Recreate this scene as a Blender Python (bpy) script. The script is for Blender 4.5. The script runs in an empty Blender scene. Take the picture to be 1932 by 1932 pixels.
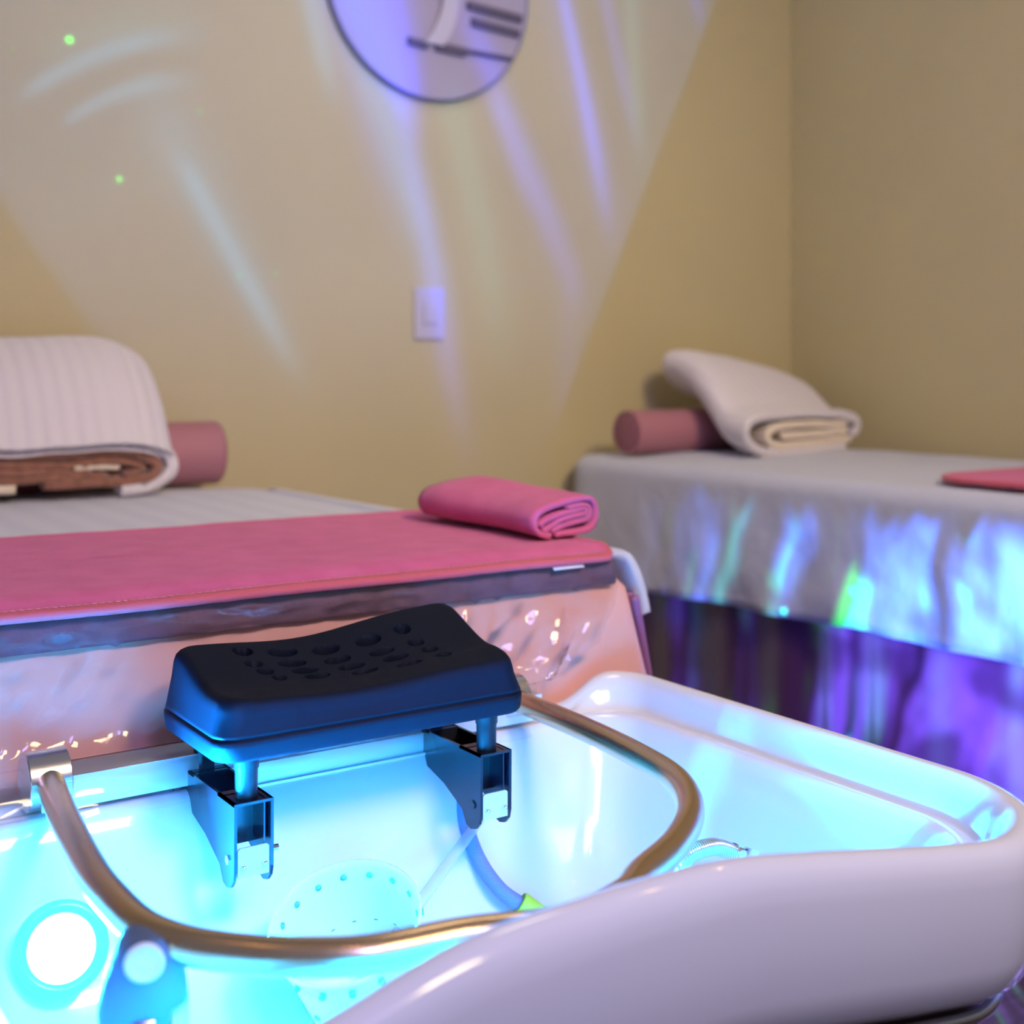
import bpy, bmesh, math, random
from mathutils import Vector, noise as mnoise
random.seed(7)
S = bpy.context.scene
C = S.collection

# ------------------------------------------------------------------ camera
CAMZ = 1.0
cam_d = bpy.data.cameras.new('camera')
cam = bpy.data.objects.new('camera', cam_d); C.objects.link(cam)
cam.location = (0, 0, CAMZ)
YAW = math.atan2(.5606, .8281)
cam.rotation_euler = (math.pi/2, 0, -YAW)
cam_d.sensor_width = 36; cam_d.lens = 2390/1932*36
cam_d.shift_y = -(966-700)/1932
cam_d.clip_start = .02
cam_d.dof.use_dof = True; cam_d.dof.focus_distance = 1.19; cam_d.dof.aperture_fstop = 3.8
S.camera = cam
SN, CN = math.sin(YAW), math.cos(YAW)
def P(u, v, x=None, y=None, z=None):
    """point of the place seen at photo coordinates (u, v) on a world plane"""
    a = (u-966)/2390; b = (700-v)/2390
    d = Vector((CN*a+SN, CN-SN*a, b))
    if x is not None: t = x/d.x
    elif y is not None: t = y/d.y
    else: t = (z-CAMZ)/d.z
    return Vector((d.x*t, d.y*t, CAMZ+d.z*t))

# ------------------------------------------------------------------ world, lights, exposure
S.view_settings.view_transform = 'Standard'; S.view_settings.look = 'None'
S.view_settings.gamma = 1; S.view_settings.exposure = 0; S.view_settings.use_curve_mapping = False
S.cycles.max_bounces = 10; S.cycles.transparent_max_bounces = 24
w = bpy.data.worlds.new('world'); S.world = w; w.use_nodes = True
w.node_tree.nodes['Background'].inputs[0].default_value = (.60, .58, .78, 1)
w.node_tree.nodes['Background'].inputs[1].default_value = .30

def area(name, loc, target, size, col, power, size_y=None):
    l = bpy.data.lights.new(name, 'AREA'); l.color = col; l.energy = power; l.size = size
    if size_y: l.shape = 'RECTANGLE'; l.size_y = size_y
    o = bpy.data.objects.new(name, l); C.objects.link(o); o.location = loc
    o.rotation_euler = (Vector(target)-Vector(loc)).to_track_quat('-Z', 'Y').to_euler()
    return o
area('overhead_light', (.9, -.7, 2.4), (1.5, 2.6, .9), .5, (1, .78, .42), 16).data.spread = math.radians(95)
area('overhead_light', (.2, -.9, 2.4), (.6, .8, .4), .5, (.40, .36, 1), 30)  # added lilac fill aimed at the basin front, not a room lamp
area('overhead_light', (1.5, 1.7, 2.5), (1.5, 1.9, 0), .4, (1, .86, .72), 4)
for i, (x, y) in enumerate([(-.2, .9), (.25, .35), (.75, .0), (1.6, .35), (2.0, .95)]):
    l = bpy.data.lights.new('string_light', 'POINT'); l.color = (1, .58, .2); l.energy = 1.5; l.shadow_soft_size = .02
    o = bpy.data.objects.new('string_light', l); C.objects.link(o); o.location = (x, y, 2.1)

class LN:
    """small helper for math in a light's node tree"""
    def __init__(s, tree): s.t = tree
    def v(s, x, inp):
        if hasattr(x, 'is_output'): s.t.links.new(x, inp)
        else: inp.default_value = x
    def m(s, op, a, b=0.0, c=0.0, clamp=False):
        n = s.t.nodes.new('ShaderNodeMath'); n.operation = op; n.use_clamp = clamp
        s.v(a, n.inputs[0]); s.v(b, n.inputs[1]); s.v(c, n.inputs[2]); return n.outputs[0]
    def sstep(s, x, a, b):
        n = s.t.nodes.new('ShaderNodeMapRange'); n.interpolation_type = 'SMOOTHSTEP'
        s.v(x, n.inputs[0]); n.inputs[1].default_value = a; n.inputs[2].default_value = b
        return n.outputs[0]
    def gauss(s, n, wd):
        q = s.m('DIVIDE', n, wd); return s.m('EXPONENT', s.m('MULTIPLY', s.m('MULTIPLY', q, q), -1.0))
    def xyz(s, a, b, c):
        n = s.t.nodes.new('ShaderNodeCombineXYZ'); s.v(a, n.inputs[0]); s.v(b, n.inputs[1]); s.v(c, n.inputs[2]); return n.outputs[0]
    def noise(s, vec, scale, detail=2.0):
        n = s.t.nodes.new('ShaderNodeTexNoise'); s.v(vec, n.inputs['Vector']); n.inputs['Scale'].default_value = scale
        n.inputs['Detail'].default_value = detail; return n.outputs[0]

def projector(name, loc, power, target, angle):
    l = bpy.data.lights.new(name, 'SPOT'); l.energy = power; l.color = (1, 1, 1); l.shadow_soft_size = .004
    l.spot_size = angle; l.spot_blend = .1; l.use_nodes = True
    o = bpy.data.objects.new(name, l); C.objects.link(o); o.location = loc
    o.rotation_euler = (Vector(target)-Vector(loc)).to_track_quat('-Z', 'Y').to_euler()
    t = l.node_tree; em = [n for n in t.nodes if n.type == 'EMISSION'][0]
    g = t.nodes.new('ShaderNodeNewGeometry'); sp = t.nodes.new('ShaderNodeSeparateXYZ')
    t.links.new(g.outputs['Incoming'], sp.inputs[0])
    return LN(t), sp.outputs, em

# effect projector throwing coloured streaks onto the back wall (slide is laid out in wall metres)
DW = 2.6
LP = Vector((1.45, -.5, 1.75))
L, d, em = projector('effect_projector', LP, 880, (1.2, DW, 1.5), math.radians(75))
k = L.m('DIVIDE', DW-LP.y, d[1])
WX = L.m('ADD', L.m('MULTIPLY', d[0], k), LP.x)
WZ = L.m('ADD', L.m('MULTIPLY', d[2], k), LP.z)
def wp(u, v): p = P(u, v, y=DW); return p.x, p.z
acc = [None, None, None]
def add_rgb(val, col):
    for i in range(3):
        if col[i] == 0: continue
        tmp = L.m('MULTIPLY', val, col[i])
        acc[i] = tmp if acc[i] is None else L.m('ADD', acc[i], tmp)
def halfplane(p0, p1, soft):
    (x0, z0), (x1, z1) = wp(*p0), wp(*p1)
    tx, tz = x1-x0, z1-z0; ln = math.hypot(tx, tz); nx, nz = -tz/ln, tx/ln
    dd = L.m('ADD', L.m('MULTIPLY', WX, nx), L.m('MULTIPLY_ADD', WZ, nz, -(x0*nx+z0*nz)))
    return L.sstep(dd, -soft, soft)
def streak(p0, p1, w0, w1, col, st, bend=0.0, f0=.15, f1=.45):
    (x0, z0), (x1, z1) = wp(*p0), wp(*p1)
    tx, tz = x1-x0, z1-z0; ln = math.hypot(tx, tz); tx /= ln; tz /= ln
    s = L.m('MULTIPLY', L.m('ADD', L.m('MULTIPLY', WX, tx), L.m('MULTIPLY_ADD', WZ, tz, -(x0*tx+z0*tz))), 1/ln)
    n = L.m('ADD', L.m('MULTIPLY', WX, -tz), L.m('MULTIPLY_ADD', WZ, tx, (x0*tz-z0*tx)))
    if bend:
        q = L.m('MULTIPLY', s, L.m('SUBTRACT', 1.0, s)); n = L.m('MULTIPLY_ADD', q, -4*bend, n)
    wd = L.m('MULTIPLY_ADD', s, (w1-w0)*1.25, w0*1.25); wd = L.m('MAXIMUM', wd, .004)
    g = L.gauss(n, wd)
    win = L.m('MULTIPLY', L.sstep(s, 0.0-f0*.3, f0), L.sstep(s, 1.0, 1.0-f1))
    add_rgb(L.m('MULTIPLY', L.m('MULTIPLY', g, win), st), col)
BL, CY, GR, LI = (.03, .08, 1.6), (.02, .30, .95), (.03, .22, .32), (.08, .12, 1.0)
patch = L.m('MULTIPLY', halfplane((1020, 880), (1350, 0), .012), halfplane((-30, 330), (370, 900), .02))
fade = L.sstep(WZ, .72, 1.25)
soft = L.noise(L.xyz(WX, WZ, 0.0), 1.6, 1.0)
add_rgb(L.m('MULTIPLY', fade, L.m('MULTIPLY_ADD', soft, .5, .75)), (.002, .034, .165))
for a in [
    ((590, -160), (870, 700), .045, .035, CY, .26, .02), ((560, -160), (800, 540), .040, .05, BL, .16, .02),
    ((650, -160), (800, 300), .075, .018, BL, 1.0, .0), ((720, 60), (870, 820), .022, .03, BL, .26, .015),
    ((830, 120), (960, 760), .04, .035, GR, .25, .02), ((860, 0), (1120, 640), .03, .035, BL, .30, .01),
    ((1030, -150), (1160, 500), .016, .022, BL, .55, .01), ((1000, -150), (1190, 560), .05, .05, LI, .16, .01),
    ((1110, -150), (1215, 330), .02, .02, BL, .20, .0), ((1180, -150), (1215, 400), .02, .03, GR, .28, .0),
    ((270, 150), (610, 790), .060, .030, CY, .14, .0), ((330, 280), (590, 760), .02, .02, CY, .26, .0),
    ((30, 190), (420, 60), .012, .022, CY, .30, .035), ((110, 240), (400, 150), .010, .02, CY, .26, .03),
    ((60, 110), (420, 30), .022, .03, GR, .14, .03), ((800, 480), (900, 930), .028, .03, LI, .16, .0),
    ((1080, 480), (1060, 900), .03, .03, LI, .10, .0), ((1290, -100), (1330, 80), .03, .01, BL, .2, .0),
    ((560, -100), (640, 240), .02, .02, CY, .25, .0), ((930, 170), (1010, 420), .02, .02, LI, .18, .0),
    ((90, 420), (330, 330), .02, .03, GR, .07, .02)]:
    streak(*a)
for (u, v, r, st) in [(131, 75, .0065, 2.2), (225, 338, .006, .9), (378, 210, .005, .25), (450, 520, .005, .25), (520, 515, .005, .2), (990, 285, .005, .2), (25, 92, .004, .2)]:
    x0, z0 = wp(u, v)
    dx = L.m('SUBTRACT', WX, x0); dz = L.m('SUBTRACT', WZ, z0)
    add_rgb(L.sstep(L.m('SQRT', L.m('ADD', L.m('MULTIPLY', dx, dx), L.m('MULTIPLY', dz, dz))), r*1.15, r*.8), (.02*st, 1.0*st, .05*st))
cc = L.xyz(*[L.m('MULTIPLY', a, patch) for a in acc])
L.t.links.new(cc, em.inputs[0]); em.inputs[1].default_value = 1.0

# second effect projector, low between the beds, lighting the side of the far bed
XB = 1.87
LQ = Vector((1.28, .40, .52))
L, d, em = projector('effect_projector', LQ, 620, (XB, 1.7, .55), math.radians(110))
k = L.m('DIVIDE', XB-LQ.x, L.m('MAXIMUM', L.m('MULTIPLY', d[0], 1.0), .02))
BY = L.m('ADD', L.m('MULTIPLY', d[1], k), LQ.y)
BZ = L.m('ADD', L.m('MULTIPLY', d[2], k), LQ.z)
wob = L.noise(L.xyz(BY, BZ, 0.0), 5.0, 1.0)
sk = L.m('ADD', BY, L.m('MULTIPLY_ADD', BZ, .22, L.m('MULTIPLY', wob, .10)))
n1 = L.noise(L.xyz(sk, L.m('MULTIPLY', BZ, .10), 2.0), 11.0, 1.5)
n2 = L.noise(L.xyz(sk, L.m('MULTIPLY', BZ, .16), 7.0), 19.0, 1.0)
n3 = L.noise(L.xyz(BY, BZ, 4.0), 6.0, 2.0)
top = L.m('ADD', BZ, L.m('MULTIPLY', n2, .16))
m1 = L.m('MULTIPLY', L.sstep(top, .83, .77), L.sstep(BY, 2.36, 1.55))
s1 = L.sstep(n1, .43, .64); s2 = L.sstep(n2, .52, .68); s3 = L.sstep(n3, .40, .62)
base = L.m('MULTIPLY_ADD', L.m('MULTIPLY', s1, L.m('MULTIPLY_ADD', s3, .7, .3)), 1.1, .035)
B = L.m('MULTIPLY', L.m('MULTIPLY', base, m1), 1.0)
G = L.m('MULTIPLY', L.m('MULTIPLY_ADD', L.m('MULTIPLY', s2, s3), .55, L.m('MULTIPLY', base, .20)), m1)
R = L.m('MULTIPLY', B, .05)
gr = L.m('MULTIPLY', L.m('ADD', L.gauss(L.m('SUBTRACT', sk, 2.13), .025), L.m('MULTIPLY', L.gauss(L.m('SUBTRACT', sk, 1.70), .014), L.sstep(BZ, .46, .40))), m1)
G = L.m('MULTIPLY_ADD', gr, .45, G)
low = L.m('MULTIPLY_ADD', L.sstep(BZ, .53, .49), 2.0, 1.0)
B = L.m('MULTIPLY', B, low)
R = L.m('MULTIPLY_ADD', L.m('MULTIPLY', B, L.m('SUBTRACT', low, 1.0)), .07, R)
G = L.m('MULTIPLY_ADD', L.m('MULTIPLY', B, L.m('SUBTRACT', low, 1.0)), .05, G)
vo = L.t.nodes.new('ShaderNodeTexVoronoi'); vo.inputs['Scale'].default_value = 9; L.t.links.new(L.xyz(BY, BZ, 0.0), vo.inputs['Vector'])
dots = L.m('MULTIPLY', L.sstep(vo.outputs['Distance'], .085, .06), m1)
G = L.m('MULTIPLY_ADD', dots, 2.0, G); B = L.m('MULTIPLY_ADD', gr, .4, L.m('MULTIPLY_ADD', dots, 2.0, B))
L.t.links.new(L.xyz(R, G, B), em.inputs[0]); em.inputs[1].default_value = 1.0

# ------------------------------------------------------------------ materials
def mat(name, col, rough=.6, metal=0.0, spec=.5, bump=None, var=None, sheen=0, coat=0, trans=0, emis=None, sss=0, aniso=0):
    m = bpy.data.materials.new(name); m.use_nodes = True; t = m.node_tree; b = t.nodes['Principled BSDF']
    b.inputs['Base Color'].default_value = (*col, 1); b.inputs['Roughness'].default_value = rough
    b.inputs['Metallic'].default_value = metal; b.inputs['Specular IOR Level'].default_value = spec
    b.inputs['Sheen Weight'].default_value = sheen; b.inputs['Coat Weight'].default_value = coat
    b.inputs['Transmission Weight'].default_value = trans
    if sss: b.inputs['Subsurface Weight'].default_value = sss; b.inputs['Subsurface Scale'].default_value = .02
    if emis: b.inputs['Emission Color'].default_value = (*emis[0], 1); b.inputs['Emission Strength'].default_value = emis[1]
    tc = t.nodes.new('ShaderNodeTexCoord')
    def nz(scale, stretch=None, detail=3):
        n = t.nodes.new('ShaderNodeTexNoise'); n.inputs['Scale'].default_value = scale; n.inputs['Detail'].default_value = detail
        if stretch:
            mp = t.nodes.new('ShaderNodeMapping'); mp.inputs['Scale'].default_value = stretch
            t.links.new(tc.outputs['Object'], mp.inputs[0]); t.links.new(mp.outputs[0], n.inputs['Vector'])
        else: t.links.new(tc.outputs['Object'], n.inputs['Vector'])
        return n.outputs[0]
    if bump:
        scale, strength, dist = bump[:3]
        bp = t.nodes.new('ShaderNodeBump'); bp.inputs['Strength'].default_value = strength; bp.inputs['Distance'].default_value = dist
        t.links.new(nz(scale, bump[3] if len(bump) > 3 else None), bp.inputs['Height']); t.links.new(bp.outputs[0], b.inputs['Normal'])
    if var:
        scale, col2, lo, hi = var[:4]
        cr = t.nodes.new('ShaderNodeMapRange'); cr.inputs[1].default_value = lo; cr.inputs[2].default_value = hi
        mx = t.nodes.new('ShaderNodeMix'); mx.data_type = 'RGBA'
        mx.inputs[6].default_value = (*col, 1); mx.inputs[7].default_value = (*col2, 1)
        t.links.new(nz(scale, var[4] if len(var) > 4 else None), cr.inputs[0]); t.links.new(cr.outputs[0], mx.inputs[0]); t.links.new(mx.outputs[2], b.inputs['Base Color'])
    return m
def stripes(m, axis, freq, amount, strength=.5, dist=.002, col2=None):
    """woven stripes across a cloth, as bump and a faint change of thread colour"""
    t = m.node_tree; b = t.nodes['Principled BSDF']
    tc = t.nodes.new('ShaderNodeTexCoord'); sp = t.nodes.new('ShaderNodeSeparateXYZ'); t.links.new(tc.outputs['Object'], sp.inputs[0])
    q = LN(t); s = q.m('SINE', q.m('MULTIPLY', sp.outputs[axis], freq)); s = q.m('MULTIPLY_ADD', s, .5, .5)
    bp = t.nodes.new('ShaderNodeBump'); bp.inputs['Strength'].default_value = strength; bp.inputs['Distance'].default_value = dist
    t.links.new(s, bp.inputs['Height'])
    if b.inputs['Normal'].links: t.links.new(b.inputs['Normal'].links[0].from_socket, bp.inputs['Normal'])
    t.links.new(bp.outputs[0], b.inputs['Normal'])
    if col2:
        mx = t.nodes.new('ShaderNodeMix'); mx.data_type = 'RGBA'; mx.inputs[6].default_value = b.inputs['Base Color'].default_value
        mx.inputs[7].default_value = (*col2, 1); t.links.new(s, mx.inputs[0]); t.links.new(mx.outputs[2], b.inputs['Base Color'])
    return m
M = {}
M['wall'] = mat('wall_paint', (.53, .46, .25), .85, bump=(220, .15, .001), var=(3, (.50, .435, .24), .3, .7))
M['floor'] = mat('floor_boards', (.06, .035, .025), .5, bump=(30, .2, .002), var=(14, (.10, .06, .04), .3, .7, (1, 8, 1)))
M['ceiling'] = mat('ceiling_paint', (.6, .56, .48), .9, bump=(150, .2, .001))
M['white_plastic'] = mat('white_plastic', (.52, .48, .48), .35, bump=(400, .02, .0005))
M['ceramic'] = mat('white_glazed_ceramic', (.75, .78, .83), .12, coat=.4, bump=(3, .03, .003))
M['steel'] = mat('brushed_steel', (.62, .60, .57), .27, metal=1, bump=(60, .08, .0004, (1, 1, 30)))
M['steel_tube'] = mat('satin_steel_tube', (.66, .47, .27), .27, metal=1, bump=(500, .05, .0003))  # warm reflected light is tinted into the steel's base colour
M['satin'] = mat('satin_aluminium', (.78, .80, .82), .45, metal=.55, bump=(60, .05, .0004, (1, 1, 30)))
M['bracket'] = mat('glossy_black_plastic', (.006, .008, .014), .25, spec=.4, bump=(300, .04, .0003))
M['chrome'] = mat('chrome', (.85, .86, .88), .1, metal=1, bump=(20, .02, .0003))
M['rubber'] = mat('black_rubber', (.003, .006, .015), .62, spec=.12, bump=(900, .12, .0006))
M['black_plastic'] = mat('black_plastic', (.007, .008, .014), .42, spec=.25, bump=(300, .05, .0003))
M['leather'] = mat('peach_leatherette', (.78, .42, .32), .42, spec=.4, bump=(350, .10, .0005), var=(4, (.74, .39, .31), .3, .7))
M['pink_towel'] = mat('rose_microfibre', (.66, .14, .31), .95, spec=.1, sheen=.15, bump=(700, .55, .002), var=(22, (.58, .115, .26), .35, .7))
M['pink_edge'] = mat('rose_edging', (.56, .09, .12), .7, sheen=.2, bump=(900, .3, .001))
M['thread'] = mat('rose_thread', (.75, .25, .25), .7, bump=(900, .2, .0005))
M['bolster'] = mat('dusty_pink_leatherette', (.40, .17, .20), .5, spec=.35, bump=(200, .12, .0006))
M['bolster_end'] = mat('dusty_pink_end_panel', (.30, .12, .15), .55, spec=.3, bump=(200, .12, .0006))
M['sheet'] = stripes(mat('white_sheet', (.57, .60, .68), .8, sheen=.2, bump=(18, .25, .004)), 0, 95, .1, .4, .002, (.62, .65, .72))  # white cloth, with the bluish light on it put into the colour
M['sheet_plain'] = mat('white_crinkled_sheet', (.52, .55, .64), .8, sheen=.2, bump=(26, .5, .006))  # bluish cast of the light is mixed into this white cloth colour
M['cream'] = stripes(mat('cream_fleece', (.72, .68, .70), .95, sheen=.4, bump=(260, .6, .003)), 0, 210, .1, .6, .005)
M['cream_plain'] = mat('cream_towelling', (.82, .70, .54), .95, sheen=.4, bump=(260, .6, .003))
M['brown_fleece'] = mat('brown_fleece', (.36, .16, .10), .95, sheen=.4, bump=(240, .8, .004), var=(60, (.24, .10, .06), .35, .7))
M['burgundy'] = mat('burgundy_satin', (.060, .016, .050), .4, spec=.5, sheen=.3, bump=(80, .1, .001))
M['mauve'] = mat('mauve_piping', (.32, .12, .24), .5, bump=(200, .1, .0005))
M['quilt'] = mat('plum_quilted_pad', (.17, .09, .13), .6, spec=.2, bump=(45, .7, .006), var=(30, (.13, .07, .10), .35, .65))
M['wood'] = mat('dark_wood', (.05, .028, .018), .5, bump=(20, .2, .002, (1, 1, 8)))
M['dark'] = mat('black_plinth', (.012, .010, .010), .45, bump=(60, .1, .001))
M['braid'] = stripes(mat('grey_braided_hose', (.16, .22, .42), .45, bump=(1500, .6, .001)), 2, 2400, .1, .3, .0006)
M['braid_steel'] = stripes(mat('steel_braid', (.7, .72, .74), .25, metal=.9), 0, 2600, .1, .8, .0008)
M['lime'] = mat('lime_rubber', (.50, .62, .04), .5, bump=(200, .05, .0005))
M['cup'] = mat('frosted_white_plastic', (.78, .82, .80), .35, spec=.4, sss=.2, bump=(200, .03, .0005))
M['blue_grey'] = mat('slate_blue_plastic', (.09, .14, .22), .5, spec=.3, bump=(500, .1, .0005))
M['ink'] = mat('dark_grey_strips', (.10, .08, .10), .6, bump=(100, .05, .0005))
M['disc_face'] = mat('pale_disc_face', (.40, .34, .36), .3, coat=.3, bump=(10, .02, .001))
M['disc_edge'] = mat('grey_disc_edge', (.20, .18, .24), .4, bump=(100, .02, .001))
M['label'] = mat('white_care_label', (.8, .76, .8), .6, bump=(300, .05, .0005))
M['led_ring'] = mat('cyan_lens_ring', (.10, .75, .72), .25, emis=((.06, .62, .62), .9), bump=(60, .02, .001))
M['led'] = mat('lit_led_lens', (1, 1, 1), .3, emis=((.30, .85, 1.0), 8), bump=(60, .02, .001))

def film(name, tint, opacity, rough, bscale, bstr):
    m = bpy.data.materials.new(name); m.use_nodes = True; t = m.node_tree; t.nodes.clear()
    o = t.nodes.new('ShaderNodeOutputMaterial'); mx = t.nodes.new('ShaderNodeMixShader'); mx2 = t.nodes.new('ShaderNodeMixShader')
    tr = t.nodes.new('ShaderNodeBsdfTransparent'); tr.inputs[0].default_value = (*tint, 1)
    gl = t.nodes.new('ShaderNodeBsdfGlossy'); gl.inputs['Roughness'].default_value = rough
    df = t.nodes.new('ShaderNodeBsdfTranslucent'); df.inputs[0].default_value = (.9, .9, .95, 1)
    d2 = t.nodes.new('ShaderNodeBsdfDiffuse'); d2.inputs[0].default_value = (.85, .85, .92, 1)
    ad = t.nodes.new('ShaderNodeMixShader'); ad.inputs[0].default_value = .5
    t.links.new(df.outputs[0], ad.inputs[1]); t.links.new(d2.outputs[0], ad.inputs[2])
    fr = t.nodes.new('ShaderNodeFresnel'); fr.inputs[0].default_value = 1.45
    n = t.nodes.new('ShaderNodeTexNoise'); n.inputs['Scale'].default_value = bscale; n.inputs['Detail'].default_value = 2
    tc = t.nodes.new('ShaderNodeTexCoord'); t.links.new(tc.outputs['Object'], n.inputs['Vector'])
    bp = t.nodes.new('ShaderNodeBump'); bp.inputs['Strength'].default_value = bstr; bp.inputs['Distance'].default_value = .01
    t.links.new(n.outputs[0], bp.inputs['Height']); t.links.new(bp.outputs[0], gl.inputs['Normal']); t.links.new(bp.outputs[0], fr.inputs['Normal'])
    mx2.inputs[0].default_value = opacity
    t.links.new(tr.outputs[0], mx2.inputs[1]); t.links.new(ad.outputs[0], mx2.inputs[2])
    t.links.new(fr.outputs[0], mx.inputs[0]); t.links.new(mx2.outputs[0], mx.inputs[1]); t.links.new(gl.outputs[0], mx.inputs[2])
    t.links.new(mx.outputs[0], o.inputs[0]); return m
M['film'] = film('clear_plastic_film', (.97, .97, .99), .05, .08, 14, .35)
M['clear'] = mat('clear_tubing', (.80, .90, .98), .15, bump=(40, .05, .001)); M['clear'].node_tree.nodes['Principled BSDF'].inputs['Alpha'].default_value = .4

# ------------------------------------------------------------------ mesh helpers
def obj(name, verts, faces, m, parent=None, smooth=True, mats=None, fm=None):
    me = bpy.data.meshes.new(name); me.from_pydata([tuple(v) for v in verts], [], faces)
    for mm in (mats or [m]): me.materials.append(mm)
    if fm:
        for p, i in zip(me.polygons, fm): p.material_index = i
    bm = bmesh.new(); bm.from_mesh(me); bmesh.ops.recalc_face_normals(bm, faces=bm.faces); bm.to_mesh(me); bm.free()
    for p in me.polygons: p.use_smooth = smooth
    o = bpy.data.objects.new(name, me); C.objects.link(o)
    if parent:
        o.parent = parent; po = Vector(parent.location); q = parent.parent
        while q: po += Vector(q.location); q = q.parent
        o.location = (0, 0, 0)
        for v in me.vertices: v.co -= po
    return o
def tag(o, label=None, cat=None, group=None, kind=None):
    if label: o['label'] = label
    if cat: o['category'] = cat
    if group: o['group'] = group
    if kind: o['kind'] = kind
    return o
def thing(name, loc, label, cat, group=None):
    o = bpy.data.objects.new(name, None); o.empty_display_size = .05; C.objects.link(o); o.location = loc
    return tag(o, label, cat, group)
def autosmooth(o, deg=35):
    me = o.data; bm = bmesh.new(); bm.from_mesh(me)
    for e in bm.edges:
        if len(e.link_faces) == 2 and e.calc_face_angle(0) > math.radians(deg): e.smooth = False
    bm.to_mesh(me); bm.free(); return o
def bevel(o, wd, seg=2):
    bm = bmesh.new(); bm.from_mesh(o.data)
    es = [e for e in bm.edges if len(e.link_faces) == 2 and e.calc_face_angle(0) > .5]
    bmesh.ops.bevel(bm, geom=es, offset=wd, segments=seg, affect='EDGES', profile=.6); bm.to_mesh(o.data); bm.free(); return autosmooth(o, 50)
def box(x0, x1, y0, y1, z0, z1):
    v = [Vector((x, y, z)) for z in (z0, z1) for y in (y0, y1) for x in (x0, x1)]
    return v, [(0, 2, 3, 1), (4, 5, 7, 6), (0, 1, 5, 4), (2, 6, 7, 3), (0, 4, 6, 2), (1, 3, 7, 5)]
def merge(*parts):
    V, F = [], []
    for v, f in parts:
        n = len(V); V += list(v); F += [tuple(i+n for i in q) for q in f]
    return V, F
def rings(levels, cap0=False, cap1=False, closed=True):
    V, F = [], []; n = len(levels[0])
    for l in levels: V += l
    for k in range(len(levels)-1):
        for i in range(n if closed else n-1):
            j = (i+1) % n; F.append((k*n+i, k*n+j, (k+1)*n+j, (k+1)*n+i))
    if cap0: F.append(tuple(range(n)))
    if cap1: F.append(tuple((len(levels)-1)*n+i for i in range(n)))
    return V, F
def catmull(pts, n):
    pts = [Vector(p) for p in pts]; out = []
    for i in range(len(pts)-1):
        p0 = pts[max(i-1, 0)]; p1 = pts[i]; p2 = pts[i+1]; p3 = pts[min(i+2, len(pts)-1)]
        for k in range(n):
            t = k/n; out.append(.5*((2*p1)+(p2-p0)*t+(2*p0-5*p1+4*p2-p3)*t*t+(3*p1-p0-3*p2+p3)*t**3))
    out.append(pts[-1]); return out
def tube(path, r, seg=20, cap=True, rf=None):
    L_ = []; n = len(path); prev = None
    for i, p in enumerate(path):
        T = (path[min(i+1, n-1)]-path[max(i-1, 0)]).normalized()
        if prev is None: A = T.orthogonal().normalized()
        else: A = (prev-T*prev.dot(T)).normalized()
        prev = A; Bv = T.cross(A); rr = rf(i/(n-1)) if rf else r
        L_.append([p+(A*math.cos(2*math.pi*k/seg)+Bv*math.sin(2*math.pi*k/seg))*rr for k in range(seg)])
    return rings(L_, cap, cap)
def cyl(p0, p1, r, seg=32, r1=None, chamfer=0.0):
    p0, p1 = Vector(p0), Vector(p1); T = (p1-p0).normalized(); A = T.orthogonal().normalized(); Bv = T.cross(A); r1 = r if r1 is None else r1
    prof = [(0, r-chamfer), (chamfer, r), ((p1-p0).length-chamfer, r1), ((p1-p0).length, r1-chamfer)] if chamfer else [(0, r), ((p1-p0).length, r1)]
    return rings([[p0+T*h+(A*math.cos(2*math.pi*k/seg)+Bv*math.sin(2*math.pi*k/seg))*q for k in range(seg)] for h, q in prof], True, True)
def prism(poly, axis, a, b):
    """outline in the two other axes, thickness from a to b along axis"""
    def mk(p, c): return Vector((c, p[0], p[1])) if axis == 0 else (Vector((p[0], c, p[1])) if axis == 1 else Vector((p[0], p[1], c)))
    return rings([[mk(p, a) for p in poly], [mk(p, b) for p in poly]], True, True)
def ss(x, a, b):
    t = max(0, min(1, (x-a)/(b-a))); return t*t*(3-2*t)
def nz(x, y=0, z=0): return mnoise.noise(Vector((x, y, z)))
def rrect(x0, x1, y0, y1, rs, nside=24, ncor=12):
    """rounded rectangle outline, counter-clockwise from near-left; rs = corner radii near-left, near-right, far-right, far-left"""
    out = []; cs = [(x0, y0, 1, 1, math.pi), (x1, y0, -1, 1, 1.5*math.pi), (x1, y1, -1, -1, 0), (x0, y1, 1, -1, .5*math.pi)]
    arcs = []
    for (cx, cy, sx, sy, a0), r in zip(cs, rs):
        ox, oy = cx+sx*r, cy+sy*r
        arcs.append([(ox+r*math.cos(a0+math.pi/2*k/ncor), oy+r*math.sin(a0+math.pi/2*k/ncor)) for k in range(ncor+1)])
    for i in range(4):
        out += arcs[i]; a = arcs[i][-1]; b = arcs[(i+1) % 4][0]
        out += [(a[0]+(b[0]-a[0])*k/nside, a[1]+(b[1]-a[1])*k/nside) for k in range(1, nside)]
    return out
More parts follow.
